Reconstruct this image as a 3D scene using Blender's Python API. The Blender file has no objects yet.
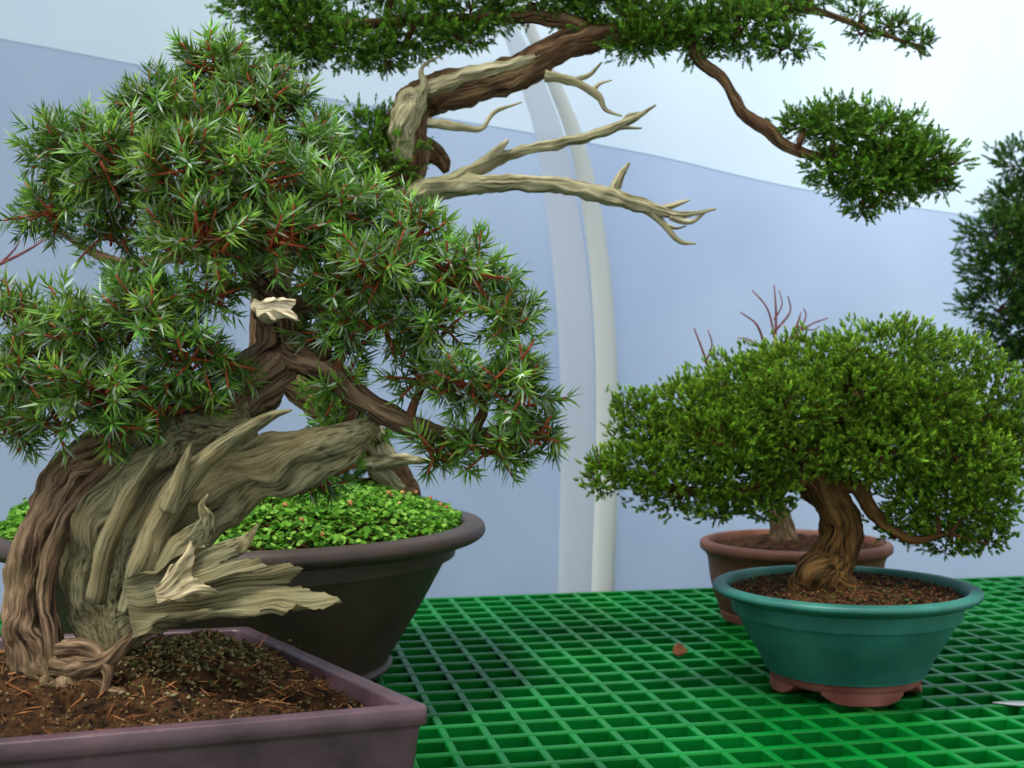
import bpy, math, random
import numpy as np
from mathutils import Vector, noise
rng=np.random.default_rng(7); random.seed(7)
S=bpy.context.scene
S.view_settings.view_transform='Standard'
F=1200.0; H=0.4
def P(px,py,d): return np.array([(px-512)/F*d, d, H-(py-384)/F*d])
def link(o): S.collection.objects.link(o)
def lin(c):
    c=np.array(c)/255.0
    return np.where(c<=0.04045,c/12.92,((c+0.055)/1.055)**2.4)
def rgba(c): return (*[float(v) for v in lin(c)],1.0)
# ---------- materials
def newmat(name):
    m=bpy.data.materials.new(name); m.use_nodes=True
    nt=m.node_tree; return m,nt,nt.nodes['Principled BSDF']
def noisy(name,c1,c2,scale=20,rough=0.5,bump=0.2,detail=6,spec=0.5,coat=0.0,bscale=None,c3=None,dist=0.002):
    m,nt,b=newmat(name)
    tc=nt.nodes.new('ShaderNodeTexCoord'); n=nt.nodes.new('ShaderNodeTexNoise')
    n.inputs['Scale'].default_value=scale; n.inputs['Detail'].default_value=detail
    nt.links.new(tc.outputs['Object'],n.inputs['Vector'])
    r=nt.nodes.new('ShaderNodeValToRGB'); e=r.color_ramp.elements
    e[0].position=0.35; e[0].color=rgba(c1); e[1].position=0.65; e[1].color=rgba(c2)
    if c3 is not None:
        x=e.new(0.8); x.color=rgba(c3)
    nt.links.new(n.outputs['Fac'],r.inputs['Fac']); nt.links.new(r.outputs['Color'],b.inputs['Base Color'])
    b.inputs['Roughness'].default_value=rough; b.inputs['Specular IOR Level'].default_value=spec
    b.inputs['Coat Weight'].default_value=coat
    if bump>0:
        n2=nt.nodes.new('ShaderNodeTexNoise'); n2.inputs['Scale'].default_value=bscale or scale*6; n2.inputs['Detail'].default_value=5
        nt.links.new(tc.outputs['Object'],n2.inputs['Vector'])
        bp=nt.nodes.new('ShaderNodeBump'); bp.inputs['Strength'].default_value=bump; bp.inputs['Distance'].default_value=dist
        nt.links.new(n2.outputs['Fac'],bp.inputs['Height']); nt.links.new(bp.outputs['Normal'],b.inputs['Normal'])
    return m
def grainmat(name,cols,scale=380,stretch=0.07,bump=1.0,rough=0.85,dist=0.003,patch=14,patchw=0.65):
    m,nt,b=newmat(name)
    at=nt.nodes.new('ShaderNodeAttribute'); at.attribute_name='grain'
    mp=nt.nodes.new('ShaderNodeMapping'); mp.inputs['Scale'].default_value=(1,1,stretch)
    nt.links.new(at.outputs['Vector'],mp.inputs['Vector'])
    def nz(sc,dt,ds=0.5):
        n=nt.nodes.new('ShaderNodeTexNoise'); n.inputs['Scale'].default_value=sc; n.inputs['Detail'].default_value=dt; n.inputs['Distortion'].default_value=ds
        nt.links.new(mp.outputs['Vector'],n.inputs['Vector']); return n
    n=nz(scale,8,0.25); nb=nz(scale*0.3,5,0.4)
    add=nt.nodes.new('ShaderNodeMath'); add.operation='ADD'
    h1=nt.nodes.new('ShaderNodeMath'); h1.operation='MULTIPLY'; h1.inputs[1].default_value=0.65
    h2=nt.nodes.new('ShaderNodeMath'); h2.operation='MULTIPLY'; h2.inputs[1].default_value=0.35
    nt.links.new(n.outputs['Fac'],h1.inputs[0]); nt.links.new(nb.outputs['Fac'],h2.inputs[0])
    nt.links.new(h1.outputs[0],add.inputs[0]); nt.links.new(h2.outputs[0],add.inputs[1])
    r=nt.nodes.new('ShaderNodeValToRGB'); e=r.color_ramp.elements
    e[0].position=0.40; e[0].color=rgba(cols[0]); e[1].position=0.62; e[1].color=rgba(cols[2])
    x=e.new(0.49); x.color=rgba(cols[1])
    nt.links.new(add.outputs[0],r.inputs['Fac'])
    tc=nt.nodes.new('ShaderNodeTexCoord'); n3=nt.nodes.new('ShaderNodeTexNoise'); n3.inputs['Scale'].default_value=patch; n3.inputs['Detail'].default_value=8; n3.inputs['Roughness'].default_value=0.65
    nt.links.new(tc.outputs['Object'],n3.inputs['Vector'])
    r3=nt.nodes.new('ShaderNodeValToRGB'); r3.color_ramp.elements[0].position=0.44; r3.color_ramp.elements[1].position=0.6
    nt.links.new(n3.outputs['Fac'],r3.inputs['Fac'])
    mx=nt.nodes.new('ShaderNodeMix'); mx.data_type='RGBA'
    mul=nt.nodes.new('ShaderNodeMath'); mul.operation='MULTIPLY'; mul.inputs[1].default_value=patchw
    nt.links.new(r3.outputs['Color'],mul.inputs[0]); nt.links.new(mul.outputs[0],mx.inputs['Factor'])
    nt.links.new(r.outputs['Color'],mx.inputs['A']); mx.inputs['B'].default_value=rgba(cols[3])
    nt.links.new(mx.outputs['Result'],b.inputs['Base Color'])
    b.inputs['Roughness'].default_value=rough; b.inputs['Specular IOR Level'].default_value=0.12
    bp=nt.nodes.new('ShaderNodeBump'); bp.inputs['Strength'].default_value=bump; bp.inputs['Distance'].default_value=dist
    nt.links.new(add.outputs[0],bp.inputs['Height']); nt.links.new(bp.outputs['Normal'],b.inputs['Normal'])
    return m
def leafmat(name,rough=0.4,trans=0.25,spec=0.4):
    m,nt,b=newmat(name)
    at=nt.nodes.new('ShaderNodeAttribute'); at.attribute_name='Col'
    nt.links.new(at.outputs['Color'],b.inputs['Base Color'])
    b.inputs['Roughness'].default_value=rough; b.inputs['Specular IOR Level'].default_value=spec
    tr=nt.nodes.new('ShaderNodeBsdfTranslucent'); nt.links.new(at.outputs['Color'],tr.inputs['Color'])
    ms=nt.nodes.new('ShaderNodeMixShader'); ms.inputs[0].default_value=trans
    nt.links.new(b.outputs[0],ms.inputs[1]); nt.links.new(tr.outputs[0],ms.inputs[2])
    nt.links.new(ms.outputs[0],nt.nodes['Material Output'].inputs['Surface'])
    return m
M_leaf=leafmat('juniper_needles',0.42,0.22,0.22); M_cover=leafmat('clover_leaves',0.6,0.3,0.1)
M_bark=grainmat('juniper_bark',[(30,22,16),(96,76,58),(146,124,98),(84,74,50)])
M_bark3=grainmat('flaking_bark',[(24,15,8),(84,60,32),(128,96,54),(70,56,28)],dist=0.002)
M_bark2=grainmat('reddish_bark',[(34,24,16),(98,76,54),(146,122,88),(80,58,40)])
M_dead=grainmat('weathered_deadwood',[(50,48,34),(104,102,74),(142,136,106),(132,118,82)],scale=520,stretch=0.03,dist=0.0012,bump=0.55,patch=20,patchw=0.5)
M_jin=grainmat('bleached_deadwood',[(84,80,58),(150,144,112),(190,184,152),(124,124,90)],scale=360,stretch=0.05,bump=0.8)
M_tip=grainmat('splintered_wood',[(110,98,70),(176,162,128),(208,196,162),(150,140,100)],scale=360,stretch=0.06,bump=0.8)
M_cream=grainmat('fresh_cream_wood',[(168,150,116),(222,210,180),(238,230,206),(210,190,150)],scale=360,stretch=0.06,bump=0.6)
M_twig=noisy('brown_twigs',(70,44,28),(104,68,44),60,0.8,0,spec=0.2)
M_rtwig=noisy('russet_twigs',(132,58,34),(168,86,54),60,0.7,0,spec=0.2)
M_redtwig=noisy('red_twigs',(96,48,50),(134,78,78),60,0.7,0,spec=0.2)
# ---------- mesh helpers
def obj(name,verts,faces,mat,parent=None,smooth=True,attrs=None,label=None):
    verts=np.asarray(verts,dtype=np.float32)
    if parent is not None: verts=verts-np.array(parent['_base'],dtype=np.float32)
    me=bpy.data.meshes.new(name)
    if isinstance(faces,np.ndarray):
        n,k=faces.shape
        me.vertices.add(len(verts)); me.vertices.foreach_set('co',verts.ravel())
        me.loops.add(n*k); me.loops.foreach_set('vertex_index',faces.astype(np.int32).ravel())
        me.polygons.add(n); me.polygons.foreach_set('loop_start',np.arange(0,n*k,k,dtype=np.int32))
        me.update(calc_edges=True)
    else:
        me.from_pydata([tuple(map(float,v)) for v in verts],[],[list(map(int,f)) for f in faces]); me.update()
    if smooth: me.polygons.foreach_set('use_smooth',[True]*len(me.polygons))
    if attrs:
        for an,(ty,dat) in attrs.items():
            a=me.attributes.new(an,ty,'POINT')
            a.data.foreach_set('color' if ty=='FLOAT_COLOR' else 'vector',np.asarray(dat,dtype=np.float32).ravel())
    me.materials.append(mat)
    o=bpy.data.objects.new(name,me); link(o)
    if parent is not None: o.parent=parent
    if label: o['label']=label
    return o
def empty(name,loc,label,cat,group=None):
    o=bpy.data.objects.new(name,None); o.location=loc; o.empty_display_size=0.05; link(o)
    o['_base']=[float(v) for v in loc]; o['label']=label; o['category']=cat
    if group: o['group']=group
    return o
def catmull(Q,sub):
    Q=np.asarray(Q,float); n=len(Q)
    E=np.vstack([2*Q[0]-Q[1],Q,2*Q[-1]-Q[-2]]); out=[]
    for i in range(1,n):
        p0,p1,p2,p3=E[i-1],E[i],E[i+1],E[i+2]
        for k in range(sub):
            t=k/sub
            out.append(0.5*((2*p1)+(-p0+p2)*t+(2*p0-5*p1+4*p2-p3)*t*t+(-p0+3*p1-3*p2+p3)*t**3))
    out.append(Q[-1]); return np.array(out)
class B:
    def __init__(s): s.v=[];s.f=[];s.g=[];s.n=0
    def add(s,V,Fc,G):
        s.v.append(V); s.f+= [[i+s.n for i in f] for f in Fc]; s.g.append(G); s.n+=len(V)
    def tube(s,W,seg=26,sub=8,ridge=0.1,nr=6,twist=20,flat=1.0,lump=0.05,simple=False,rag=0.22,wave=0.8,hollow=0.0,nf=55):
        C=catmull(W,sub); pts=C[:,:3]; r=np.maximum(C[:,3],0.0003); n=len(C)
        T=np.gradient(pts,axis=0); T/=np.linalg.norm(T,axis=1)[:,None]+1e-9
        Y=np.array([0.05,1,0.02]); A=np.cross(T,Y); ln=np.linalg.norm(A,axis=1)
        bad=ln<0.15
        if bad.any(): A[bad]=np.cross(T[bad],np.array([0.3,0.2,1.0]))
        A/=np.linalg.norm(A,axis=1)[:,None]; Nn=np.cross(A,T)
        sl=np.concatenate([[0],np.cumsum(np.linalg.norm(np.diff(pts,axis=0),axis=1))])
        th=np.linspace(0,2*np.pi,seg,endpoint=False)
        ph=rng.random(4)*6.28
        TH,SL=np.meshgrid(th,sl)
        m=np.ones_like(TH)
        if not simple:
            w=TH*nr+SL*twist*nr/4+ph[0]+wave*np.sin(SL*40+ph[3])
            m+=ridge*(0.5*np.sin(w)+0.3*np.sin((2*nr+1)*TH-SL*twist+ph[1])+0.25*np.abs(np.sin((2*nr)*TH+SL*twist*1.7+ph[2])))+lump*np.sin(SL*70+2*TH+ph[2])
            if hollow: m-=hollow*np.clip(np.sin(3*TH+SL*9+ph[1]),0,1)**2
        R=r[:,None]*m
        V=pts[:,None,:]+A[:,None,:]*(np.cos(TH)*R)[:,:,None]+Nn[:,None,:]*(np.sin(TH)*R*flat)[:,:,None]
        if not simple:
            Vf=V.reshape(-1,3); rr=np.repeat(r,seg)
            for i in range(len(Vf)):
                q=Vector(Vf[i]*nf); q2=Vector(Vf[i]*190)
                Vf[i]+=np.array(noise.noise_vector(q))*rr[i]*rag+np.array(noise.noise_vector(q2))*min(rr[i]*0.12,0.0016 if nf>40 else 0.0006)
            V=Vf.reshape(n,seg,3)
        G=np.stack([np.cos(TH)*r[:,None],np.sin(TH)*r[:,None],SL+ph[0]],-1).reshape(-1,3)
        V=V.reshape(-1,3); Fc=[]
        for i in range(n-1):
            for j in range(seg):
                k=(j+1)%seg; Fc.append([i*seg+j,i*seg+k,(i+1)*seg+k,(i+1)*seg+j])
        Fc.append(list(range(seg))[::-1]); Fc.append([(n-1)*seg+j for j in range(seg)])
        s.add(V,Fc,G)
    def px(s,L,d0=None,**k):
        W=[]
        for a in L:
            if len(a)==4: px,py,d,r=a
            else: px,py,r=a; d=d0
            W.append([*P(px,py,d),r/F*d])
        s.tube(np.array(W),**k); return W
    def fan(s,base,tips,d,th=4.0,nt=40,dens=7,bulge=8,jag=1.2,curl=14,fold=9):
        tp=np.array(tips,float); seg=[]
        for i in range(len(tp)-1):
            for k in range(dens): seg.append(tp[i]*(1-k/dens)+tp[i+1]*k/dens)
        seg.append(tp[-1]); seg=np.array(seg); m=len(seg)
        seg[:,:2]+=rng.normal(0,jag,(m,2))*0.5
        b0,b1=np.array(base[0],float),np.array(base[1],float)
        V=[];G=[]; p0=rng.random()*6
        for side in (0,1):
            for j in range(m):
                u=j/(m-1); b=b0+(b1-b0)*u
                for i in range(nt+1):
                    t=i/nt; p=b*(1-t)+seg[j,:2]*t
                    p[1]+=14*math.sin(t*3.1+u*3)*t*(1-t)
                    zz=-bulge*math.sin(math.pi*t*0.75)+fold*t*math.sin(u*13+p0+t*2)+1.2*t*math.sin(u*47+t*4)+curl*(t**2.5)*math.sin(u*9+p0*2)
                    dd=d+(zz+side*th*2*(1-0.85*t))/F*d
                    q=P(p[0],p[1],dd)
                    q+=np.array(noise.noise_vector(Vector(q*45)))*0.0040
                    V.append(q); G.append([j*0.0012,side*0.01,t*0.15+3])
        V=np.array(V);Fc=[];N1=nt+1;o2=m*N1
        for j in range(m-1):
            for i in range(nt):
                a=j*N1+i; Fc.append([a,a+N1,a+N1+1,a+1]); Fc.append([o2+a,o2+a+1,o2+a+N1+1,o2+a+N1])
            a=j*N1+nt; Fc.append([a,a+N1,o2+a+N1,o2+a])
        for j in (0,m-1):
            for i in range(nt):
                a=j*N1+i; Fc.append([a,a+1,o2+a+1,o2+a])
        s.add(V,Fc,np.array(G))
    def build(s,name,mat,parent,label=None):
        return obj(name,np.vstack(s.v),s.f,mat,parent,True,{'grain':('FLOAT_VECTOR',np.vstack(s.g))},label)
def norm(v): return v/(np.linalg.norm(v,axis=-1,keepdims=True)+1e-9)
def shoots(o,d,L,nn,nl,nw,a0,a1,cd,ct,calt,altp=0.3,bright=(0.6,1.25),pad_shade=None):
    N=len(o); L=np.broadcast_to(L,(N,))
    t=np.linspace(0.05,1,nn)[None,:]+rng.normal(0,0.03,(N,nn))
    u=norm(np.cross(d,norm(rng.normal(size=(N,3))))); v=np.cross(d,u)
    phi=np.arange(nn)[None,:]*2.2+rng.random((N,1))*6.28+rng.normal(0,0.25,(N,nn))
    base=o[:,None,:]+d[:,None,:]*(L[:,None]*t)[:,:,None]
    a=a0+(a1-a0)*t+rng.normal(0,0.12,(N,nn))
    rad=u[:,None,:]*np.cos(phi)[:,:,None]+v[:,None,:]*np.sin(phi)[:,:,None]
    nd=d[:,None,:]*np.cos(a)[:,:,None]+rad*np.sin(a)[:,:,None]
    ln=nl*rng.uniform(0.7,1.15,(N,nn))*(1-0.3*np.clip(t,0,1))
    wv=norm(np.cross(nd,norm(rng.normal(size=(N,nn,3))*0.6+d[:,None,:])))*nw*0.5
    b=base; m=base+nd*(ln*0.3)[:,:,None]; tip=base+nd*ln[:,:,None]
    V=np.stack([b,m+wv,tip,m-wv],2).reshape(-1,3)
    n=N*nn; Fc=np.arange(n*4).reshape(n,4)
    cd,ct,calt=lin(cd),lin(ct),lin(calt)
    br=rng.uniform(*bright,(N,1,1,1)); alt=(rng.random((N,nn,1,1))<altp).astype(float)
    if pad_shade is not None: br=br*pad_shade.reshape(N,1,1,1)  # painted pad shading scales the needle brightness
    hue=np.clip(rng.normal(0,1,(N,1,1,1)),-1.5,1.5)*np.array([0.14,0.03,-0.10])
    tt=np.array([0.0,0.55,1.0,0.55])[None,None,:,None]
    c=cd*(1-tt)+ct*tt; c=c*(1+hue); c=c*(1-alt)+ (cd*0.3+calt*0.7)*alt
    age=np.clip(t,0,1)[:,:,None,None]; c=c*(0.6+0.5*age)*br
    c=np.broadcast_to(c,(N,nn,4,3)).reshape(-1,3)
    return V,Fc,np.hstack([np.clip(c,0,1),np.ones((len(c),1))])
def padpts(pads,k,thick=0.5,upb=0.35,lumps=0.25):
    O=[];D=[];own=[];RR=[]
    for i,p in enumerate(pads):
        px,py,d,rx,ry=p[:5]; rz=p[5] if len(p)>5 else 0.5*(rx+ry)
        n=max(12,int(k*rx*ry/1000)); c=P(px,py,d)
        s=norm(rng.normal(size=(n,3)))
        rad=rng.uniform(thick,1.0,(n,1))**0.6
        lum=np.array([1+lumps*noise.noise(Vector(q*2.3)+Vector((i*7.1,0,0))) for q in s])[:,None]
        off=s*np.array([rx,rz,ry])/F*d*rad*lum
        O.append(c+off); dd=norm(s+np.array([0,0,upb])+rng.normal(0,0.45,(n,3))); D.append(dd); own+= [i]*n
        RR.append(0.55+0.62*np.clip((rad[:,0]-0.55)/0.45,0,1)*(0.72+0.28*s[:,2]))  # shade put into needle colour: darker inside pads and on their undersides
    return np.vstack(O),np.vstack(D),np.array(own),np.concatenate(RR)
def make_foliage(tree,pads,k,skel,shootargs,Lr,twigfrac=0.12,br=4.0,mat=M_leaf,twigmat=M_twig,stem=None,thick=0.5,upb=0.35,label=None,rt=1.0,lumps=0.25,stemmat=None):
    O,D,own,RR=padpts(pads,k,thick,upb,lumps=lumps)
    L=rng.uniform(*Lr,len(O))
    V,Fc,C=shoots(O,D,L,pad_shade=RR,**shootargs)
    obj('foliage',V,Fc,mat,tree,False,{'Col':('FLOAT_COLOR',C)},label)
    tb=B(); SK=np.vstack([catmull(np.array(s),6) for s in skel])
    for i,p in enumerate(pads):
        c=P(p[0],p[1]+p[4]*0.25,p[2]); j=np.argmin(np.linalg.norm(SK[:,:3]-c,axis=1)); a=SK[j,:3]
        dd=p[2]; mid=(a+c)/2+rng.normal(0,0.008,3)
        r0=min(SK[j,3]*0.8,br/F*dd)
        tb.tube(np.array([[*a,r0],[*mid,r0*0.8],[*c,r0*0.5]]),seg=8,sub=4,ridge=0.1)
        idx=np.where(own==i)[0]; sel=rng.permutation(idx)[:max(3,int(len(idx)*twigfrac))]
        for q in sel:
            e=O[q]; m2=(c+e)/2+rng.normal(0,0.006,3)
            tb.tube(np.array([[*c,0.0016*rt],[*m2,0.0012*rt],[*e,0.0008*rt],[*(e+D[q]*L[q]),0.0005*rt]]),seg=4,sub=2,simple=True)
    tb.build('twigs',twigmat,tree)
    if stem:
        sb=B()
        for q in rng.permutation(len(O))[:int(len(O)*stem)]:
            e=O[q]; sb.tube(np.array([[*(e-D[q]*0.014),0.0014*rt],[*e,0.0013*rt],[*(e+D[q]*L[q]*0.9),0.0009*rt]]),seg=4,sub=1,simple=True)
        sb.build('shoot_stems',stemmat or twigmat,tree,'reddish-brown shoot stems')
def lathe(prof,c,seg=96):
    V=[];Fc=[]
    for (r,z) in prof:
        for j in range(seg):
            a=2*math.pi*j/seg; V.append((c[0]+r*math.cos(a),c[1]+r*math.sin(a),c[2]+z))
    for i in range(len(prof)-1):
        for j in range(seg):
            k=(j+1)%seg; Fc.append([i*seg+j,i*seg+k,(i+1)*seg+k,(i+1)*seg+j])
    Fc.append(list(range(seg))[::-1]); Fc.append([(len(prof)-1)*seg+j for j in range(seg)])
    return V,Fc
def smoothprof(pr,sub=5): return [tuple(x) for x in catmull(np.array(pr,float),sub)]
def soil_disc(name,c,R,z0,mound,mat,parent,amp=0.004,rings=26,seg=80,pw=2):
    V=[(c[0],c[1],z0+mound)];Fc=[]
    for i in range(1,rings+1):
        r=R*i/rings
        for j in range(seg):
            a=2*math.pi*j/seg; x=c[0]+r*math.cos(a); y=c[1]+r*math.sin(a)
            z=z0+mound*(1-(r/R)**pw)+amp*noise.fractal(Vector((x*40,y*40,0)),0.8,2.0,4)*(1 if i<rings else 0)
            V.append((x,y,z))
    for j in range(seg): Fc.append([0,1+j,1+(j+1)%seg])
    for i in range(rings-1):
        for j in range(seg):
            k=(j+1)%seg; a=1+i*seg; Fc.append([a+j,a+seg+j,a+seg+k,a+k])
    return obj(name,V,Fc,mat,parent)
def arcfoot(c,R,w,h,a0,a1,parent,mat,flare=0.0):
    n=16;V=[];Fc=[]
    for i in range(n+1):
        t=i/n; a=a0+(a1-a0)*t; e=abs(2*t-1)**4
        lift=e*h*0.55
        for (r,z) in [(R+flare,lift),(R+flare*0.3,h),(R-w,h),(R-w,lift)]:
            V.append((c[0]+r*math.cos(a),c[1]+r*math.sin(a),c[2]+z))
    for i in range(n):
        for q in range(4):
            p=(q+1)%4; Fc.append([i*4+q,i*4+p,(i+1)*4+p,(i+1)*4+q])
    Fc+= [[3,2,1,0],[n*4,n*4+1,n*4+2,n*4+3]]
    o=obj('foot',V,Fc,mat,parent,False)
    bv=o.modifiers.new('b','BEVEL'); bv.width=0.002; bv.segments=2
    return o
M_soil=noisy('bonsai_soil',(32,21,13),(82,56,33),70,0.95,1.0,detail=10,bscale=260,c3=(112,88,54),dist=0.006,spec=0.1)
# ---------- structure: polytunnel wall
A12=math.radians(12); Ws=np.array([math.cos(A12),math.sin(A12)]); Wn=np.array([-math.sin(A12),math.cos(A12)])
E0=np.array([-0.153,2.24]); W0=E0+Wn*0.07
def woff(s,z): return -0.12*max(0,z-0.5)**2+0.006*math.sin(s*3.1+z*2.0)+0.004*math.sin(s*7.3-z*3)+0.003*math.sin(s*1.7+z*9)
def wallpt(s,z,fwd=0.0):
    p=W0+Ws*s+Wn*(woff(s,z)-fwd)
    return (p[0],p[1],z)
def wallhit(px,py,fwd=0.0):
    u=(px-512)/F; off=-fwd
    for _ in range(8):
        o=W0+Wn*off
        d=(o@Wn)/(u*Wn[0]+Wn[1]); z=H-(py-384)/F*d
        s=(np.array([u*d,d])-W0)@Ws
        off=woff(s,z)-fwd
    return np.array([u*d,d,z]),s
def plastic(name,c1,c2,tr):
    m,nt,b=newmat(name)
    tc=nt.nodes.new('ShaderNodeTexCoord'); mp=nt.nodes.new('ShaderNodeMapping'); mp.inputs['Scale'].default_value=(1.0,1.0,0.7)
    n=nt.nodes.new('ShaderNodeTexNoise'); n.inputs['Scale'].default_value=1.7; n.inputs['Detail'].default_value=3
    nt.links.new(tc.outputs['Object'],mp.inputs['Vector']); nt.links.new(mp.outputs['Vector'],n.inputs['Vector'])
    r=nt.nodes.new('ShaderNodeValToRGB'); e=r.color_ramp.elements; e[0].position=0.3;e[0].color=rgba(c1);e[1].position=0.7;e[1].color=rgba(c2)
    nt.links.new(n.outputs['Fac'],r.inputs['Fac']); nt.links.new(r.outputs['Color'],b.inputs['Base Color'])
    b.inputs['Roughness'].default_value=0.4
    t=nt.nodes.new('ShaderNodeBsdfTranslucent'); nt.links.new(r.outputs['Color'],t.inputs['Color'])
    ms=nt.nodes.new('ShaderNodeMixShader'); ms.inputs[0].default_value=tr
    nt.links.new(b.outputs[0],ms.inputs[1]); nt.links.new(t.outputs[0],ms.inputs[2])
    nt.links.new(ms.outputs[0],nt.nodes['Material Output'].inputs['Surface'])
    return m
M_w1=plastic('polythene_sheet',(136,156,184),(166,184,206),0.6)
M_w2=plastic('polythene_sheet_upper',(178,198,216),(200,216,228),0.5)
NS=120;NZ=60
seam=[(-200,5),(0,38),(200,76),(400,110),(640,152),(800,188),(1024,222),(1250,240)]
sz=[]
for x,y in catmull(np.array(seam,float),8):
    p,s=wallhit(x,y,0.0); sz.append((s,p[2]))
sz=np.array(sz); sz=sz[np.argsort(sz[:,0])]
V=[];Fc=[]
for i in range(NS+1):
    s=-3+8*i/NS; zt=float(np.interp(s,sz[:,0],sz[:,1]))
    for j in range(NZ+1): V.append(wallpt(s,-0.8+(zt+0.8)*j/NZ))
for i in range(NS):
    for j in range(NZ):
        a=i*(NZ+1)+j; Fc.append([a,a+NZ+1,a+NZ+2,a+1])
o=obj('wall_back',V,Fc,M_w1); o['kind']='structure'
V=[];Fc=[]
for i in range(NS+1):
    s=-3+8*i/NS; z0=float(np.interp(s,sz[:,0],sz[:,1]))
    for j in range(21): V.append(wallpt(s,z0-0.003+(2.25-z0)*j/20,0.001))
for i in range(NS):
    for j in range(20):
        a=i*21+j; Fc.append([a,a+21,a+22,a+1])
o=obj('wall_back_upper',V,Fc,M_w2); o['kind']='structure'
M_rib=plastic('rib_plastic',(214,220,218),(228,232,230),0.1)
def strip(name,pts,fwd,mat,depth=0.01):
    V=[];Fc=[]
    C=catmull(np.array(pts,float),8); m=9
    for (x,y,w) in C:
        p,s=wallhit(x,y,0.0); w=w/F*p[1]*0.5
        for q in range(m):
            t=-1+2*q/(m-1); V.append(wallpt(s+w*t,p[2],fwd+depth*math.sqrt(max(0,1-t*t))))
    n=len(C)
    for i in range(n-1):
        for q in range(m-1):
            a=i*m+q; Fc.append([a,a+1,a+m+1,a+m])
    o=obj(name,V,Fc,mat); o['kind']='structure'; return o
strip('trim_1',[(602,760,24),(602,600,24),(606,480,24),(606,380,23),(601,290,22),(591,210,20),(575,140,18),(556,90,16),(534,40,14),(504,-30,14),(454,-120,12)],0.006,M_rib,0.010)
M_rib2=plastic('polythene_fold',(220,228,240),(228,236,244),0.3)
strip('trim_2',[(575,760,36),(575,600,36),(577,480,36),(577,380,36),(572,290,36),(562,210,34),(550,140,30),(534,90,26),(514,40,20),(482,-30,14),(432,-120,10)],0.004,M_rib2,0.003)
M_floor=noisy('dark_gravel',(6,18,11),(14,34,21),12,0.9,0.5,spec=0.1)
o=obj('floor',[(-4,-1.5,-0.8),(6,-1.5,-0.8),(6,5,-0.8),(-4,5,-0.8)],[[0,1,2,3]],M_floor); o['kind']='structure'
# ---------- bench with grating
M_green=noisy('green_plastic',(0,98,32),(3,124,44),9,0.34,0.1,bscale=120,spec=0.26)
c0=E0+Ws*0.3
bench=empty('greenhouse_bench',(float(c0[0]),float(c0[1]-0.8),-0.8),'long bench topped with glossy green moulded plastic grating','bench')
def boxbar(a,b,w,z0,z1,wt=None):
    wt=wt or w; a=np.array(a);b=np.array(b); d=(b-a)/np.linalg.norm(b-a); n=np.array([-d[1],d[0]])
    V=[]
    for (z,ww) in ((z0,w),(z1,wt)):
        for q,sg in ((a,-1),(b,-1),(b,1),(a,1)): V.append((*(q+n*sg*ww/2),z))
    return V,[[0,3,2,1],[4,5,6,7],[0,1,5,4],[1,2,6,5],[2,3,7,6],[3,0,4,7]]
class MB:
    def __init__(s): s.v=[];s.f=[]
    def add(s,V,Fc):
        k=len(s.v); s.v+=list(V); s.f+=[[i+k for i in f] for f in Fc]
g=MB(); s0,s1=-1.45,1.9; dep=1.75
q=s0
while q<=s1+1e-6:
    g.add(*boxbar(E0+Ws*q,E0+Ws*q-Wn*dep,0.0065,-0.034,-0.0008,0.0095)); q+=0.048
q=0
while q<=dep+1e-6:
    g.add(*boxbar(E0+Ws*s0-Wn*q,E0+Ws*s1-Wn*q,0.0065,-0.034,0.0,0.0105)); q+=0.052
og=obj('grating',g.v,g.f,M_green,bench,False)
bv=og.modifiers.new('b','BEVEL'); bv.width=0.002; bv.segments=2
M_steel=noisy('galvanised_frame',(60,66,68),(90,96,98),8,0.5,0.1)
for q in (0.05,0.85,1.65):
    V,Fc=boxbar(E0+Ws*s0-Wn*q,E0+Ws*s1-Wn*q,0.04,-0.074,-0.034); obj('rail',V,Fc,M_steel,bench,False)
for sx in (s0+0.1,0.2,s1-0.1):
    for q in (0.05,1.65):
        a=E0+Ws*sx-Wn*q; V,Fc=boxbar(a,a+Ws*0.04,0.04,-0.8,-0.074); obj('leg',V,Fc,M_steel,bench,False)
# ---------- 1. needle juniper in square pot
t1=empty('potted_bonsai',(-0.36,1.03,0.0),'needle juniper bonsai with twisted deadwood trunk in rectangular mauve-brown pot','bonsai tree')
M_mauve=noisy('mauve_glaze',(60,42,48),(92,70,78),14,0.42,0.45,coat=0.05,c3=(118,88,80),bscale=60)
cor=np.array([[-0.063,0.929],[-0.271,1.235],[-0.68,1.15],[-0.50,0.785]])
cen=cor.mean(0)
def loopq(off,z,rad=0.03,n=7):
    out=[];K=4;L=[]
    for i in range(K):
        a=cor[i];b=cor[(i+1)%K]; d=(b-a)/np.linalg.norm(b-a); nn=np.array([-d[1],d[0]])
        if (cen-a)@nn<0: nn=-nn
        L.append((a+nn*off,d))
    pts=[]
    for i in range(K):
        (p,d),(q,e)=L[i-1],L[i]
        M=np.array([[d[0],-e[0]],[d[1],-e[1]]]); t=np.linalg.solve(M,q-p); pts.append(p+d*t[0])
    for i in range(K):
        c=pts[i]; a=norm(pts[i-1]-c); b=norm(pts[(i+1)%K]-c)
        for k in range(n):
            t=k/(n-1); p0=c+a*rad;p2=c+b*rad; out.append((*((1-t)**2*p0+2*t*(1-t)*c+t*t*p2),z))
    return out
prof=[(0.06,0.012),(0.035,0.014),(0.016,0.05),(0.007,0.10),(0.004,0.132),(0.0035,0.1345),(0.0005,0.1365),(0.0,0.1375),(0.0,0.1490),(0.0006,0.1502),(0.0018,0.1508),(0.0125,0.1508),(0.014,0.1502),(0.015,0.148),(0.0165,0.10)]
V=[];Fc=[];n=28
for off,z in prof: V+=loopq(off,z,0.008)
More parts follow.
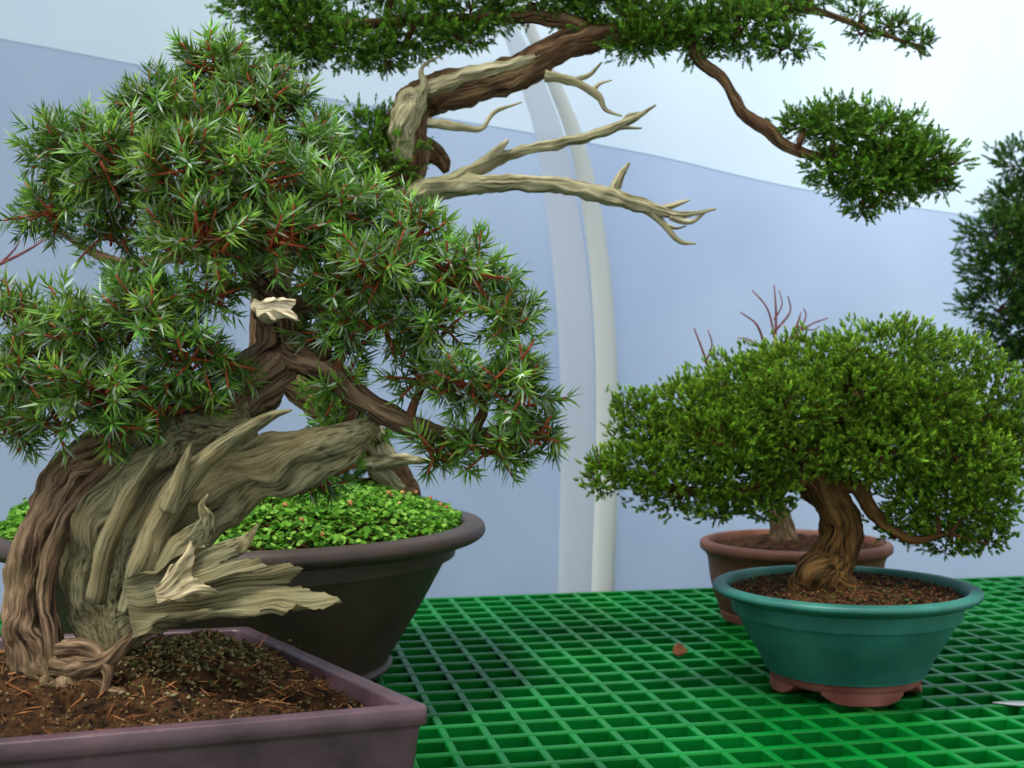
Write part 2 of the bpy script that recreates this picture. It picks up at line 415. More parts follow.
for i in range(len(prof)-1):
    for j in range(n):
        k=(j+1)%n; Fc.append([i*n+j,i*n+k,(i+1)*n+k,(i+1)*n+j])
Fc.append(list(range(n))[::-1])
op=obj('pot',V,Fc,M_mauve,t1,True,label='rectangular mauve-brown glazed pot')
for i in range(4):
    c=cor[i]*0.82+cen*0.18; V,Fc=boxbar(c-np.array([0.03,0]),c+np.array([0.03,0]),0.05,0.0,0.016,0.056); obj('foot',V,Fc,M_mauve,t1,False)
def soil1z(x,y):
    r1=math.exp(-(((x+0.285)/0.06)**2+((y-1.08)/0.08)**2)); r2=math.exp(-(((x+0.42)/0.13)**2+((y-1.02)/0.12)**2))
    return 0.136+0.030*r1+0.020*r2+0.008*noise.fractal(Vector((x*45,y*45,1)),0.7,2.0,5)
V=[];Fc=[];n2=80
C4=[np.array(p[:2]) for p in [loopq(0.0155,0,0.001,2)[i*2] for i in range(4)]]
for i in range(n2+1):
    for j in range(n2+1):
        u=i/n2;v=j/n2; p=C4[0]*(1-u)*(1-v)+C4[1]*u*(1-v)+C4[2]*u*v+C4[3]*(1-u)*v
        V.append((p[0],p[1],soil1z(*p)))
for i in range(n2):
    for j in range(n2):
        a=i*(n2+1)+j; Fc.append([a,a+n2+1,a+n2+2,a+1])
obj('soil',V,Fc,M_soil,t1)
def bits(n,pf,size,col,mat,parent,name,elong=1):
    V=[];Fc=[];C=[]
    for i in range(n):
        c=np.array(pf()); s=size*random.uniform(0.5,1.4); ax=norm(rng.normal(size=3)*np.array([1,1,0.25])); b=norm(np.cross(ax,rng.normal(size=3))); cc=np.cross(ax,b)
        k=len(V)
        pts=[ax*s*elong,-ax*s*elong,b*s,-b*s,cc*s,-cc*s]
        V+=[c+p for p in pts]
        Fc+=[[k,k+2,k+4],[k,k+4,k+3],[k,k+3,k+5],[k,k+5,k+2],[k+1,k+4,k+2],[k+1,k+3,k+4],[k+1,k+5,k+3],[k+1,k+2,k+5]]
        q=random.choice(col); q=lin(q)*random.uniform(0.7,1.2); C+=[[*q,1]]*6
    o=obj(name,V,Fc,mat,parent,False,{'Col':('FLOAT_COLOR',np.array(C))}); o['kind']='stuff'; return o
M_bit=leafmat('grit_bits',0.8,0.0,0.15)
def rp1():
    u,v=random.random(),random.random(); p=C4[0]*(1-u)*(1-v)+C4[1]*u*(1-v)+C4[2]*u*v+C4[3]*(1-u)*v
    return (p[0],p[1],soil1z(*p)+0.001)
bits(3200,rp1,0.0015,[(56,38,22),(84,60,36),(106,82,52),(40,28,17),(128,108,76),(76,74,38)],M_bit,t1,'grit')
def rpm():
    while True:
        x=-0.285+random.gauss(0,0.035); y=1.085+random.gauss(0,0.045)
        if (np.array([x,y])-C4[0])@norm(cen-C4[0])>0.05: break
    return (x,y,soil1z(x,y)+0.001)
bits(2600,rpm,0.0016,[(76,76,38),(104,100,58),(56,50,28),(134,128,92),(88,72,44)],M_bit,t1,'moss',elong=1.8)
bits(420,lambda:(lambda p:(p[0],p[1],p[2]+0.002))(rp1()),0.0006,[(150,96,56),(174,122,78),(122,74,42)],M_bit,t1,'fallen_needles',elong=18)
skel1=[]
tb=B()
kb=dict(ridge=.08,nr=4,twist=8,rag=.3,wave=.2)
skel1.append(tb.px([(62,716,1.03,36),(42,672,1.04,27),(26,625,1.05,21),(28,570,1.06,19),(48,510,1.07,20),(82,462,1.08,22),(140,434,1.09,24),(205,410,1.09,29),(248,385,1.09,30),(282,348,1.09,27),(274,300,1.10,21),(245,250,1.1,16),(222,180,1.1,10),(214,100,1.1,4)],seg=80,sub=14,**kb))
tb.px([(60,700,1.02,12),(54,640,1.025,9),(46,590,1.035,9),(58,540,1.04,9),(86,490,1.05,9),(130,452,1.06,7)],seg=40,sub=10,ridge=.08,wave=.2)
for R in ([(60,668,1.01,13),(84,668,0.995,11),(108,660,0.99,8),(128,640,1.0,5),(136,632,1.005,2)],[(56,690,1.0,18),(30,712,0.98,13),(-10,728,0.97,8)],[(72,684,1.0,15),(72,710,0.975,10),(54,736,0.955,4)],[(80,676,1.0,12),(104,690,0.985,8),(126,694,0.975,3)],[(40,690,1.0,14),(18,700,0.985,10),(-6,700,0.98,6)],[(64,650,1.01,12),(88,650,1.0,9),(108,672,0.985,6),(100,700,0.975,3)]):
    tb.px(R,seg=22,sub=8,ridge=.12,rag=.35)
skel1.append(tb.px([(290,350,1.08,20),(325,368,1.06,14),(362,400,1.05,11),(410,425,1.05,10),(455,436,1.05,8),(505,430,1.05,5),(545,425,1.05,3)],seg=30,ridge=.12,rag=.3))
skel1.append(tb.px([(270,320,1.1,16),(330,300,1.1,12),(400,290,1.09,9),(470,300,1.08,7),(510,330,1.08,4)],seg=18))
skel1.append(tb.px([(215,405,1.09,16),(150,380,1.07,11),(90,370,1.05,8),(30,380,1.04,5)],seg=16))
skel1.append(tb.px([(240,250,1.1,14),(180,220,1.08,9),(120,180,1.07,6),(60,160,1.06,3)],seg=14))
skel1.append(tb.px([(240,240,1.1,10),(300,210,1.08,7),(350,200,1.08,4)],seg=14))
tb.build('trunk',M_bark,t1,'twisted grey-brown living trunk and branches')
db=B()
kd=dict(wave=.2,twist=5,nf=30)
db.px([(112,652,1.045,18),(98,610,1.055,32),(102,560,1.06,44),(128,505,1.06,50),(165,460,1.06,44),(205,438,1.07,32),(250,420,1.07,20)],seg=96,sub=16,flat=0.55,ridge=0.03,nr=4,rag=.34,hollow=.42,**kd)
db.px([(140,610,1.045,20),(160,550,1.045,36),(200,498,1.04,40),(250,472,1.035,33),(295,460,1.03,29),(330,446,1.035,24),(358,432,1.045,17),(378,422,1.06,8)],seg=84,sub=16,flat=0.55,ridge=0.03,nr=4,rag=.36,hollow=.40,**kd)
db.px([(130,612,1.005,13),(148,560,1.0,15),(160,520,1.0,13),(182,487,0.995,12),(214,455,0.99,10),(245,430,0.985,8),(272,416,0.985,5),(292,410,0.985,1)],seg=44,sub=14,ridge=.06,nr=3,rag=.42,**kd)
db.px([(168,510,0.99,10),(178,482,0.985,8),(186,460,0.98,5),(194,440,0.98,1)],seg=28,ridge=.08,rag=.4,**kd)
db.px([(96,600,1.01,10),(106,550,1.005,10),(124,505,1.005,9),(150,462,1.01,6),(170,440,1.02,2)],seg=30,ridge=.06,nr=3,rag=.4,**kd)
db.px([(124,628,1.02,20),(160,612,1.0,17),(200,606,0.995,12),(262,604,0.99,7),(310,602,0.985,4),(342,602,0.985,1)],seg=56,sub=12,flat=.6,ridge=.08,nr=4,rag=.4,**kd)
db.px([(150,600,1.0,14),(178,562,0.99,17),(196,540,0.985,15),(206,520,0.98,9),(202,506,0.98,4),(208,494,0.98,1)],seg=36,sub=10,flat=.5,ridge=.08,nr=3,rag=.4,**kd)
db.px([(170,590,0.995,16),(206,565,0.985,16),(232,550,0.98,11),(246,540,0.98,6),(258,524,0.98,1)],seg=36,sub=10,flat=.5,ridge=.08,nr=3,rag=.4,**kd)
db.fan([(126,578),(134,636)],[(180,556),(206,548),(226,546),(240,550),(238,562),(258,560),(270,568),(284,563),(303,570),(292,580),(284,584),(306,590),(322,592),(343,602),(318,608),(296,605),(284,614),(262,608),(244,616),(226,606),(204,612),(186,622),(160,636)],0.985,bulge=24,fold=15,curl=26,jag=2.2)
db.build('deadwood',M_dead,t1,'grey-olive weathered twisted hollow deadwood')
jb=B(); jb.fan([(156,586),(160,602)],[(170,566),(182,562),(190,540),(193,558),(192,576),(204,586),(222,594),(200,598),(178,600)],.958,bulge=8,jag=1.2,curl=5,fold=4,th=2.5); jb.build('torn_deadwood_tip',M_tip,t1,'pale splintered deadwood tip')
jb=B(); jb.fan([(254,298),(258,316)],[(266,298),(282,301),(296,300),(291,310),(300,320),(286,319),(272,323)],0.985,bulge=10,jag=1.2,curl=5,fold=5,th=3); jb.px([(257,306,0.99,6),(264,312,1.03,8),(273,318,1.09,9)],seg=16); jb.build('torn_deadwood_tip',M_cream,t1,'bright cream exposed broken wood')
pads1=[(216,72,1.10,24,28),(160,112,1.08,34,26),(262,108,1.09,36,26),(75,150,1.06,40,22),(120,165,1.04,42,26),(190,172,1.02,44,30),(262,180,1.03,42,30),(308,160,1.09,26,30),(335,215,1.04,42,26),(200,130,1.05,28,18),(50,212,1.06,20,12),(95,200,1.05,28,14),
(412,240,1.06,30,22),(460,275,1.05,32,22),(430,325,1.05,30,16),(505,320,1.05,22,22),(520,385,1.04,22,26),(540,435,1.04,16,16),(468,385,1.03,32,15),(495,447,1.04,28,14),(425,378,1.06,24,10),(440,455,1.05,18,8),
(80,330,1.02,38,22),(150,312,1.01,38,22),(20,372,1.03,42,22),(95,392,1.01,42,20),(180,358,1.01,34,18),(212,292,1.02,22,14),(340,280,1.03,26,18),(375,322,1.04,26,14),(4,428,1.06,32,12),(205,240,1.00,44,22),(372,268,1.01,30,18),(278,236,1.01,38,18),(22,318,1.05,24,14),(345,345,1.06,18,12),(170,405,1.03,34,12),(115,235,1.07,24,12),(345,395,1.07,14,10),(320,480,1.08,10,8),(222,362,1.03,20,10),(325,330,1.05,20,10),(110,425,1.02,24,8),(60,425,1.03,22,8)]
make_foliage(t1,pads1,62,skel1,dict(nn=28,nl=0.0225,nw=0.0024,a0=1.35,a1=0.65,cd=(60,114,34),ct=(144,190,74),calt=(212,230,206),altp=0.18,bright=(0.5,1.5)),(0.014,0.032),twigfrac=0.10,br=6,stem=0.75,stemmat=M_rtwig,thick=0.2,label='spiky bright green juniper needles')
# ---------- 2. tall juniper in big round pot
cx,cy=-0.367,1.62
t2=empty('potted_bonsai',(cx,cy,0.0),'tall juniper with bleached bare branches in wide dark round pot','bonsai tree')
M_dark=noisy('dark_brown_clay',(50,38,32),(72,56,48),10,0.5,0.25,coat=0.0,bscale=80)
pr=[(0.14,0.012),(0.19,0.012),(0.196,0.016),(0.205,0.022),(0.2,0.03),(0.212,0.05),(0.248,0.11),(0.275,0.16),(0.288,0.183),(0.296,0.19),(0.318,0.192),(0.329,0.198),(0.331,0.206),(0.326,0.214),(0.312,0.216),(0.302,0.214),(0.296,0.204),(0.29,0.17)]
V,Fc=lathe(smoothprof(pr,4),(cx,cy,0)); Fc=Fc[:-1]
obj('pot',V,Fc,M_dark,t2,label='wide dark brown unglazed round pot')
for k in range(3): arcfoot((cx,cy,0),0.2,0.03,0.016,0.3+k*2.09,1.5+k*2.09,t2,M_dark)
soil_disc('soil',(cx,cy),0.297,0.203,0.052,M_soil,t2,pw=3)
V=[];Fc=[];C=[]
for i in range(15000):
    r=0.298*math.sqrt(random.random()); a=random.random()*6.283; x=cx+r*math.cos(a); y=cy+r*math.sin(a)
    cl=noise.noise(Vector((x*18,y*18,0)))
    hump=0.036*math.exp(-(((x+0.60)/0.08)**2+((y-1.66)/0.13)**2))
    z=0.203+0.052*(1-(r/0.298)**3)+random.uniform(0.004,0.018)+0.010*cl+hump*random.uniform(0.2,1)
    nrm=norm(np.array([random.gauss(0,.5),random.gauss(0,.5)-0.25,1])); u=norm(np.cross(nrm,[0.3,1,0.1])); v=np.cross(nrm,u); R=random.uniform(.0025,.0048)
    k=len(V); V.append(np.array([x,y,z-0.0015]))
    q=lin(random.choice([(84,142,36),(112,170,54),(62,116,32),(140,190,78)]))*random.uniform(.6,1.1)
    for j in range(7):
        b=j*6.283/7; V.append(np.array([x,y,z])+u*R*math.cos(b)+v*R*math.sin(b)*(1 if j else .7))
    Fc+=[[k,k+1+j,k+1+(j+1)%7] for j in range(7)]; C+=[[*q,1]]*8
o=obj('ground_cover',V,np.array(Fc),M_cover,t2,False,{'Col':('FLOAT_COLOR',np.array(C))},'bright green small round-leaved ground cover'); o['kind']='stuff'
def rp2():
    r=0.29*math.sqrt(random.random()); a=random.random()*6.283; x=cx+r*math.cos(a); y=cy+r*math.sin(a)
    return (x,y,0.203+0.052*(1-(r/0.298)**3)+0.02)
bits(60,rp2,0.0035,[(180,130,80),(170,110,70),(200,170,120)],M_bit,t2,'fallen_bits')
sk2=[]; tb=B()
sk2.append(tb.px([(396,508,1.74,30),(392,478,1.74,19),(372,450,1.75,15),(325,410,1.80,14),(270,350,1.80,16),(280,260,1.76,18),(350,205,1.74,22),(405,165,1.71,22),(406,125,1.70,20),(425,98,1.7,21),(470,86,1.69,19),(520,72,1.69,17),(565,45,1.69,15),(620,34,1.69,12),(680,30,1.69,9)],seg=56,sub=10,ridge=.07,nr=4,wave=.2,twist=5))
sk2.append(tb.px([(690,30,1.69,7),(700,60,1.68,5.5),(724,80,1.67,5),(742,112,1.67,5.5),(768,130,1.66,7),(790,148,1.66,5),(840,160,1.66,3.5),(900,165,1.66,2)],seg=18,ridge=.2))
sk2.append(tb.px([(620,34,1.69,11),(690,22,1.69,7),(760,8,1.69,5),(820,12,1.7,3.5),(870,30,1.7,2.5),(925,48,1.7,1.5)],seg=12))
sk2.append(tb.px([(600,36,1.69,9),(560,20,1.69,8),(500,18,1.69,6),(430,20,1.69,5),(340,25,1.69,4),(280,28,1.69,3)],seg=12))
sk2.append(tb.px([(400,170,1.73,14),(422,150,1.74,12),(440,158,1.74,8),(446,172,1.74,3)],seg=18,rag=.4))
sk2.append(tb.px([(280,260,1.77,9),(220,250,1.8,7),(120,262,1.82,5),(50,225,1.82,3)],seg=12))
tb.build('trunk',M_bark2,t2,'tall slender brown trunk and branches')
jb=B()
kw=dict(ridge=.2,rag=.38,wave=.3)
jb.px([(400,200,1.68,12),(440,188,1.67,11),(490,184,1.66,8),(545,184,1.66,7.5),(600,194,1.65,7.5),(650,208,1.65,6),(680,215,1.65,3.5),(716,209,1.65,1)],seg=30,sub=10,**kw)
jb.px([(640,205,1.65,5),(662,222,1.65,3.5),(678,240,1.65,2.5),(696,244,1.65,.8)],seg=14,**kw)
jb.px([(655,210,1.65,3.5),(680,203,1.65,2.5),(690,200,1.65,.8)],seg=10,**kw)
jb.px([(670,217,1.65,3.5),(690,222,1.65,2.5),(706,212,1.65,.8)],seg=10,**kw)
jb.px([(664,224,1.65,2.5),(676,228,1.65,1.5),(686,226,1.65,.7)],seg=10,**kw)
jb.px([(435,190,1.67,10),(470,172,1.67,7),(510,154,1.67,6),(535,148,1.67,4.5),(560,143,1.67,5),(600,133,1.66,4.5),(635,118,1.66,3),(656,105,1.66,.8)],seg=22,sub=10,**kw)
jb.px([(480,168,1.67,5),(500,148,1.66,3.5),(508,140,1.66,1.5)],seg=12,**kw)
jb.px([(600,133,1.66,4),(620,128,1.66,2.5),(642,128,1.66,.8)],seg=10,**kw)
jb.px([(622,124,1.66,3),(628,116,1.66,2),(640,112,1.66,.6)],seg=10,**kw)
jb.px([(612,193,1.65,5),(620,178,1.65,4),(629,163,1.65,1.5)],seg=12,**kw)
jb.px([(428,122,1.67,5),(465,128,1.66,3.5),(482,128,1.66,2.5),(495,112,1.66,2),(522,102,1.66,.8)],seg=12,**kw)
jb.px([(404,160,1.68,9),(402,128,1.67,14),(412,104,1.67,14),(424,88,1.66,5),(422,68,1.66,2),(440,56,1.66,.8)],seg=26,**kw)
jb.px([(418,96,1.68,10),(450,82,1.67,9),(500,68,1.67,7),(540,56,1.67,3)],seg=20,**kw)
jb.px([(545,76,1.66,5),(575,82,1.66,4),(598,96,1.66,3.5),(606,110,1.66,2),(622,116,1.66,.8)],seg=12,**kw)
jb.px([(572,82,1.66,3),(590,74,1.66,2),(602,62,1.66,.8)],seg=10,**kw)
jb.px([(592,92,1.66,2.5),(600,84,1.66,1.5),(612,80,1.66,.6)],seg=10,**kw)
jb.build('bare_deadwood_branch',M_jin,t2,'bleached cream bare branches')
jb=B()
jb.px([(400,492,1.72,9),(375,468,1.7,8),(400,460,1.68,6),(436,462,1.67,1.5)],seg=14,**kw)
jb.px([(390,462,1.7,7),(340,464,1.68,5),(318,470,1.67,2)],seg=12,**kw)
jb.px([(388,462,1.72,11),(372,434,1.71,12),(345,400,1.70,12),(328,380,1.70,6)],seg=20,**kw)
jb.build('deadwood_stump',M_jin,t2,'pale weathered wood at the trunk base')
pads2=[(300,25,1.7,50,34),(350,46,1.7,40,23),(415,34,1.7,46,24),(470,8,1.7,54,26),(540,0,1.7,54,20),(605,13,1.7,44,26),(655,26,1.68,42,26),(700,30,1.68,34,28),(740,26,1.68,44,28),(785,46,1.69,30,12),(770,6,1.7,46,16),(270,-2,1.7,50,30),(400,-20,1.7,90,26),(620,-35,1.7,120,30),(300,52,1.72,34,15),(385,58,1.7,28,12),(460,38,1.69,30,12),(640,42,1.67,32,13),
(815,-4,1.7,30,8),(860,12,1.7,22,6),(895,26,1.7,22,8),(920,42,1.7,15,10),(862,34,1.7,14,4),
(805,124,1.66,26,12),(838,124,1.66,40,20),(880,138,1.66,48,28),(925,160,1.66,34,25),(868,178,1.66,48,27),(825,165,1.66,22,15),(862,205,1.66,16,13),(935,185,1.66,20,10),(900,165,1.66,42,26),(372,130,1.70,34,22),(380,158,1.69,38,24),(350,175,1.72,38,20),(40,212,1.82,22,20),(130,270,1.82,30,8),(340,420,1.66,26,22),(325,385,1.66,24,16),(345,475,1.68,18,14),(375,430,1.70,18,12)]
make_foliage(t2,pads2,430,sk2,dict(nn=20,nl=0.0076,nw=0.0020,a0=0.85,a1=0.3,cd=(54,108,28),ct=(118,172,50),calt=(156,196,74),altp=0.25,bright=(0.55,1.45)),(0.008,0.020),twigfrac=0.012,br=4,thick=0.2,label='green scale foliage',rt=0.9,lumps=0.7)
# ---------- 3. spreading juniper in teal pot
cx,cy=0.438,1.58
t3=empty('potted_bonsai',(cx,cy,0.0),'low spreading bright green juniper in teal glazed round pot','bonsai tree')
M_teal=noisy('teal_glaze',(34,96,88),(52,122,110),16,0.5,0.15,coat=0.0,bscale=50,c3=(68,134,120),spec=0.4)
M_terra=noisy('pinkish_clay',(118,70,60),(150,96,84),20,0.8,0.3,spec=0.2)
pr=[(0.07,0.026),(0.100,0.026),(0.104,0.030),(0.113,0.048),(0.130,0.076),(0.141,0.1),(0.146,0.114),(0.151,0.120),(0.163,0.124),(0.170,0.128),(0.1715,0.132),(0.169,0.136),(0.160,0.1375),(0.155,0.136),(0.151,0.128),(0.146,0.10)]
V,Fc=lathe(smoothprof(pr,4),(cx,cy,0)); Fc=Fc[:-1]
obj('pot',V,Fc,M_teal,t3,label='teal glazed round pot')
V,Fc=lathe([(0.06,0.014),(0.092,0.013),(0.096,0.016),(0.098,0.0275),(0.06,0.0275)],(cx,cy,0)); obj('foot_ring',V,Fc,M_terra,t3,label='unglazed pinkish clay ring')
for k in range(4): arcfoot((cx,cy,0),0.094,0.025,0.022,-2.15+k*1.571,-1.0+k*1.571,t3,M_terra,0.003)
soil_disc('soil',(cx,cy),0.151,0.124,0.02,M_soil,t3)
def rp3():
    r=0.147*math.sqrt(random.random()); a=random.random()*6.283
    return (cx+r*math.cos(a),cy+r*math.sin(a),0.124+0.02*(1-(r/0.152)**2)+0.002)
bits(1100,rp3,0.002,[(50,34,22),(84,56,34),(70,84,36),(36,24,16),(110,70,45)],M_bit,t3,'grit')
sk3=[]; tb=B()
sk3.append(tb.px([(820,598,1.56,36),(822,580,1.56,29),(834,556,1.57,22),(842,530,1.57,20),(832,503,1.57,20),(816,475,1.57,20),(816,440,1.58,17),(840,400,1.58,14),(860,360,1.58,7)],seg=64,sub=14,ridge=.07,nr=4,twist=12,wave=.4))
tb.px([(808,586,1.54,14),(814,573,1.535,16),(830,566,1.54,12)],seg=28,ridge=.05)
tb.px([(835,578,1.54,12),(854,590,1.53,8),(872,596,1.52,3)],seg=20)
sk3.append(tb.px([(836,482,1.57,12),(858,488,1.56,8),(870,508,1.55,7),(886,526,1.54,5.5),(915,540,1.53,4),(950,534,1.53,2)],seg=18))
sk3.append(tb.px([(815,470,1.57,16),(780,484,1.56,9),(735,492,1.56,7),(680,490,1.57,5),(630,475,1.57,3)],seg=16))
sk3.append(tb.px([(815,450,1.57,14),(760,440,1.58,10),(700,430,1.58,7),(650,430,1.58,4)],seg=14))
sk3.append(tb.px([(815,450,1.57,14),(880,430,1.58,11),(950,430,1.58,8),(1000,450,1.58,4)],seg=14))
tb.build('trunk',M_bark3,t3,'short thick curved brown trunk')
pads3=[(808,364,1.58,68,28,90),(885,350,1.58,68,30,90),(950,366,1.58,52,32,80),(745,385,1.58,56,30,80),(692,404,1.57,48,30,70),(652,432,1.57,40,28),(990,405,1.57,42,36),(860,390,1.53,58,32),(785,405,1.52,58,30),(925,408,1.52,52,34),(720,436,1.52,52,30),(645,464,1.54,44,26),(604,480,1.55,26,16),(680,492,1.55,52,24),(745,482,1.55,50,28),(880,450,1.52,56,32),(795,455,1.54,56,26),(850,470,1.53,40,12),(960,455,1.52,50,32),(985,500,1.53,36,28),(930,500,1.54,48,30),(985,535,1.55,28,18),(900,525,1.56,30,16),(945,544,1.55,34,10),(800,400,1.64,110,46,60),(930,440,1.66,76,50),(1012,450,1.58,26,44),(635,405,1.58,26,14),(598,462,1.56,14,9),(765,505,1.60,32,14),(720,510,1.60,30,12),(760,440,1.60,60,40),(690,450,1.60,50,34),(890,420,1.60,80,50),(955,500,1.60,50,36),(985,450,1.60,40,44)]
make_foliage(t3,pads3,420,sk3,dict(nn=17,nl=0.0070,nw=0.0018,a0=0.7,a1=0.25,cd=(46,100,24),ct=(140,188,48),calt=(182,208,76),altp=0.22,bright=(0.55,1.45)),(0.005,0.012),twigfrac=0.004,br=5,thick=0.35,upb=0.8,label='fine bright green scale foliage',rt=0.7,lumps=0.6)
# ---------- 4. red-twigged bonsai in brown pot behind
cx4,cy4=(795-512)/F*2.06,2.06
t4=empty('potted_bonsai',(cx4,cy4,0.0),'leafless red-twigged bonsai in brown clay pot','bonsai tree')
M_brown=noisy('brown_clay',(92,56,42),(122,80,62),12,0.55,0.25,spec=0.3)
pr=[(0.1,0.01),(0.125,0.01),(0.13,0.02),(0.143,0.06),(0.148,0.1),(0.154,0.112),(0.161,0.118),(0.161,0.128),(0.155,0.132),(0.147,0.130),(0.142,0.10)]
V,Fc=lathe(smoothprof(pr,3),(cx4,cy4,0),72); Fc=Fc[:-1]
obj('pot',V,Fc,M_brown,t4,label='brown unglazed clay pot')
for k in range(3): arcfoot((cx4,cy4,0),0.13,0.03,0.014,-1.0+k*2.09,0.0+k*2.09,t4,M_brown)
soil_disc('soil',(cx4,cy4),0.147,0.120,0.015,M_soil,t4)
tb=B(); tb.px([(788,560,2.06,17),(782,530,2.06,12),(774,490,2.06,9),(772,430,2.06,7),(770,380,2.06,5)],seg=24)
tb.px([(776,500,2.06,8),(745,450,2.06,5),(715,390,2.06,3)],seg=12)
tb.build('trunk',M_bark,t4)
tb=B()
for L in [[(770,385,4),(765,350,1.5),(757,325,1),(740,312,.5)],[(772,380,4),(775,345,1.5),(776,312,1),(774,285,.5)],[(770,390,3),(785,350,1.5),(797,325,1),(801,312,.5)],[(776,345,1.2),(768,310,.8),(752,290,.5)],[(790,340,1.1),(810,325,.8),(828,318,.5)],[(776,330,1.1),(790,312,.8),(788,296,.5)],[(715,390,3),(706,360,1.3),(694,328,.6)],[(706,362,1),(712,345,.7),(708,330,.5)],[(765,352,1),(750,340,.7),(738,338,.5)],[(797,326,.8),(812,330,.6),(820,326,.4)],[(774,320,.8),(782,305,.6),(779,290,.4)],[(801,330,.8),(806,315,.6),(803,308,.4)]]:
    tb.px([(a,b,c*1.15) for a,b,c in L],2.06,seg=6,sub=4,simple=True)
tb.build('twigs',M_redtwig,t4,'bare red twigs')
# ---------- 5. dark juniper at the bench end
bx,by=(1120-512)/F*2.15,2.15
t5=empty('potted_bonsai',(bx,by,0.0),'upright dark green juniper in brown clay pot','bonsai tree')
V,Fc=lathe([(r*0.9,z) for r,z in smoothprof(pr,3)],(bx,by,0),64); Fc=Fc[:-1]; obj('pot',V,Fc,M_brown,t5)
soil_disc('soil',(bx,by),0.130,0.120,0.015,M_soil,t5)
sk5=[];tb=B()
sk5.append(tb.px([(1120,545,2.15,30),(1110,480,2.15,22),(1090,400,2.15,18),(1100,300,2.15,14),(1070,220,2.15,10),(1050,160,2.15,5)],seg=24))
tb.build('trunk',M_bark2,t5)
pads5=[(1022,160,2.15,30,18),(1030,205,2.15,48,28),(998,235,2.12,38,22),(1012,270,2.12,50,26),(998,305,2.12,38,22),(1060,240,2.15,60,60),(1030,330,2.15,44,28),(1090,330,2.15,60,60),(1070,180,2.15,40,30),(1050,400,2.15,40,24),(1030,360,2.14,30,20)]
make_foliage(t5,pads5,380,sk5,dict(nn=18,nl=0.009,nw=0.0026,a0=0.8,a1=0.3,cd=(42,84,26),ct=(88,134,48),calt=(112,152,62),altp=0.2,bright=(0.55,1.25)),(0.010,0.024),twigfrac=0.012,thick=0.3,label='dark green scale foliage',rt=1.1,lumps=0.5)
# ---------- 6. red twig maple beyond the big pot
D6=1.75
bx,by=(-230-512)/F*D6,D6
t6=empty('potted_bonsai',(bx,by,0.0),'bare red-twigged maple in brown clay pot','bonsai tree')
V,Fc=lathe([(r*0.8,z) for r,z in smoothprof(pr,3)],(bx,by,0),64); Fc=Fc[:-1]; obj('pot',V,Fc,M_brown,t6)
soil_disc('soil',(bx,by),0.115,0.120,0.015,M_soil,t6)
tb=B(); tb.px([(-230,590,D6,18),(-225,480,D6,14),(-190,390,D6,10),(-120,320,D6,6)],seg=16); tb.build('trunk',M_bark2,t6)
tb=B()
for L in [[(-120,320,5),(-60,290,3),(0,264,1.8),(28,250,1.3),(47,238,.8)],[(-60,292,2.5),(-20,295,1.8),(10,292,1.2),(24,296,.7)],[(0,264,1.4),(14,250,1),(20,240,.6)],[(-120,320,4),(-60,315,2.2),(0,300,1.2),(12,290,.7)],[(-20,272,1.5),(0,280,1.1),(16,284,.7)],[(-190,390,5),(-240,300,3),(-260,250,1.5)],[(-120,320,4),(-110,270,2.5),(-90,230,1)]]:
    tb.px(L,D6,seg=6,sub=4,simple=True)
tb.build('twigs',M_redtwig,t6,'bare red twigs')
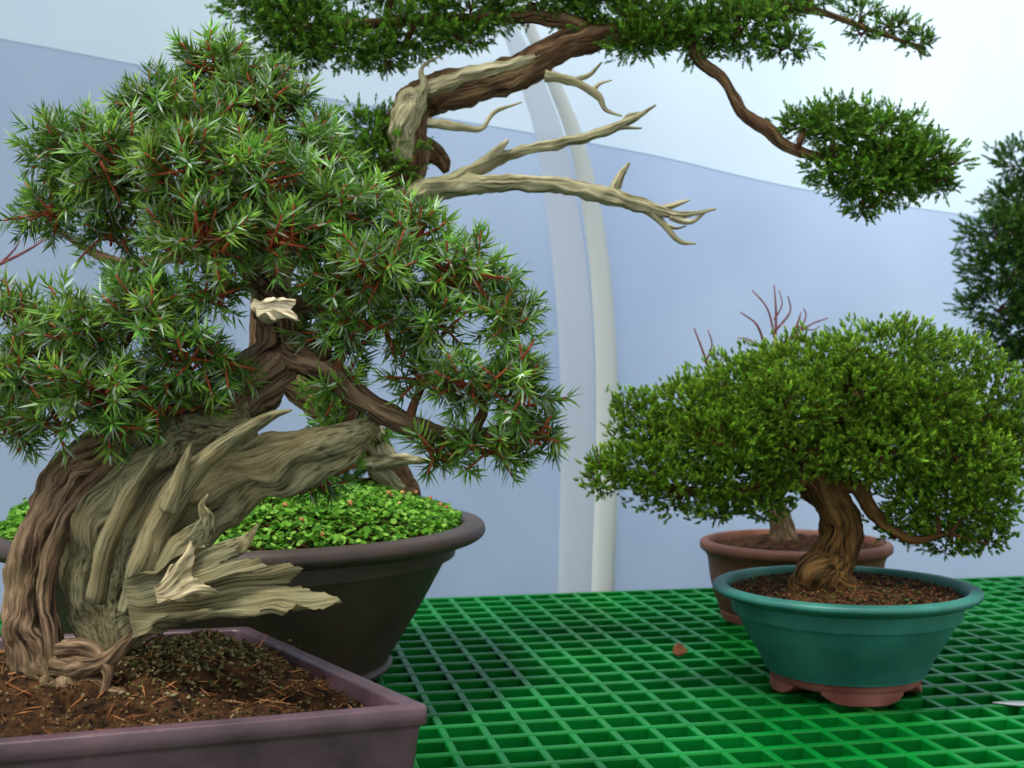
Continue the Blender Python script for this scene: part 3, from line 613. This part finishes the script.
# ---------- small things
def sheet(name,fn,nu,nv,mat,loc,label,cat,th=0.0006):
    V=[];Fc=[]
    for i in range(nu+1):
        for j in range(nv+1): V.append(fn(i/nu,j/nv))
    for i in range(nu):
        for j in range(nv):
            a=i*(nv+1)+j; Fc.append([a,a+nv+1,a+nv+2,a+1])
    o=obj(name,V,Fc,mat); o.location=loc; so=o.modifiers.new('s','SOLIDIFY'); so.thickness=th; so.offset=1
    o['label']=label;o['category']=cat; return o
M_dl=noisy('dry_leaf',(96,60,40),(130,88,60),80,0.8,0.3,spec=0.1)
p=P(680,660,1.745)
def lf(u,v):
    w=0.010*math.sin(math.pi*min(1,max(0,u))**0.8)+0.0003; x=(u-.5)*0.024; y=(v-.5)*2*w
    return (x,y*0.45,0.011+y*0.85+0.003*math.sin(u*3.1))
o=sheet('dry_leaf',lf,10,6,M_dl,(p[0],p[1],0.0),'small curled reddish-brown dead leaf on green grating','leaf'); o.rotation_euler=(0,0,0.3)
M_met=noisy('dull_metal',(120,125,130),(150,156,160),20,0.35,0.05)
p=P(1018,704,1.5)
def tg(u,v):
    w=0.010 if u>0.25 else 0.0005+0.0095*(u/0.25); return ((u)*0.11,(v-.5)*2*w,0.0)
o=sheet('plant_label',tg,16,2,M_met,(p[0]-0.032,p[1],0.0006),'pointed grey metal plant label lying on grating','label',0.002); o.rotation_euler=(0,0,-0.12)
# ---------- lights
w=bpy.data.worlds.new('world'); S.world=w; w.use_nodes=True
bg=w.node_tree.nodes['Background']; bg.inputs[0].default_value=(0.95,0.975,1.0,1); bg.inputs[1].default_value=1.05
sun=bpy.data.lights.new('sun','SUN'); sun.energy=4.0; sun.angle=math.radians(16); sun.color=(1,0.97,0.90)
so=bpy.data.objects.new('sun_light',sun); link(so); so.rotation_euler=Vector((0.35,0.30,-1.0)).to_track_quat('-Z','Y').to_euler()
al=bpy.data.lights.new('added_backlight','AREA'); al.energy=50; al.size=1.6; al.color=(0.98,0.99,1)  # extra lamp outside the sheets, added to make the wall glow
ao=bpy.data.objects.new('added_backlight',al); link(ao); ao.location=(1.0,3.5,1.7); ao.rotation_euler=Vector((-0.1,-1,-0.45)).to_track_quat('-Z','Y').to_euler()
# ---------- camera
cam=bpy.data.cameras.new('camera'); cam.sensor_width=36; cam.lens=36*F/1024
cam.dof.use_dof=True; cam.dof.focus_distance=1.15; cam.dof.aperture_fstop=10
co=bpy.data.objects.new('camera',cam); link(co); co.location=(0,0,H); co.rotation_euler=(math.pi/2,0,0)
S.camera=co
for o in S.objects:
    if '_base' in o: del o['_base']
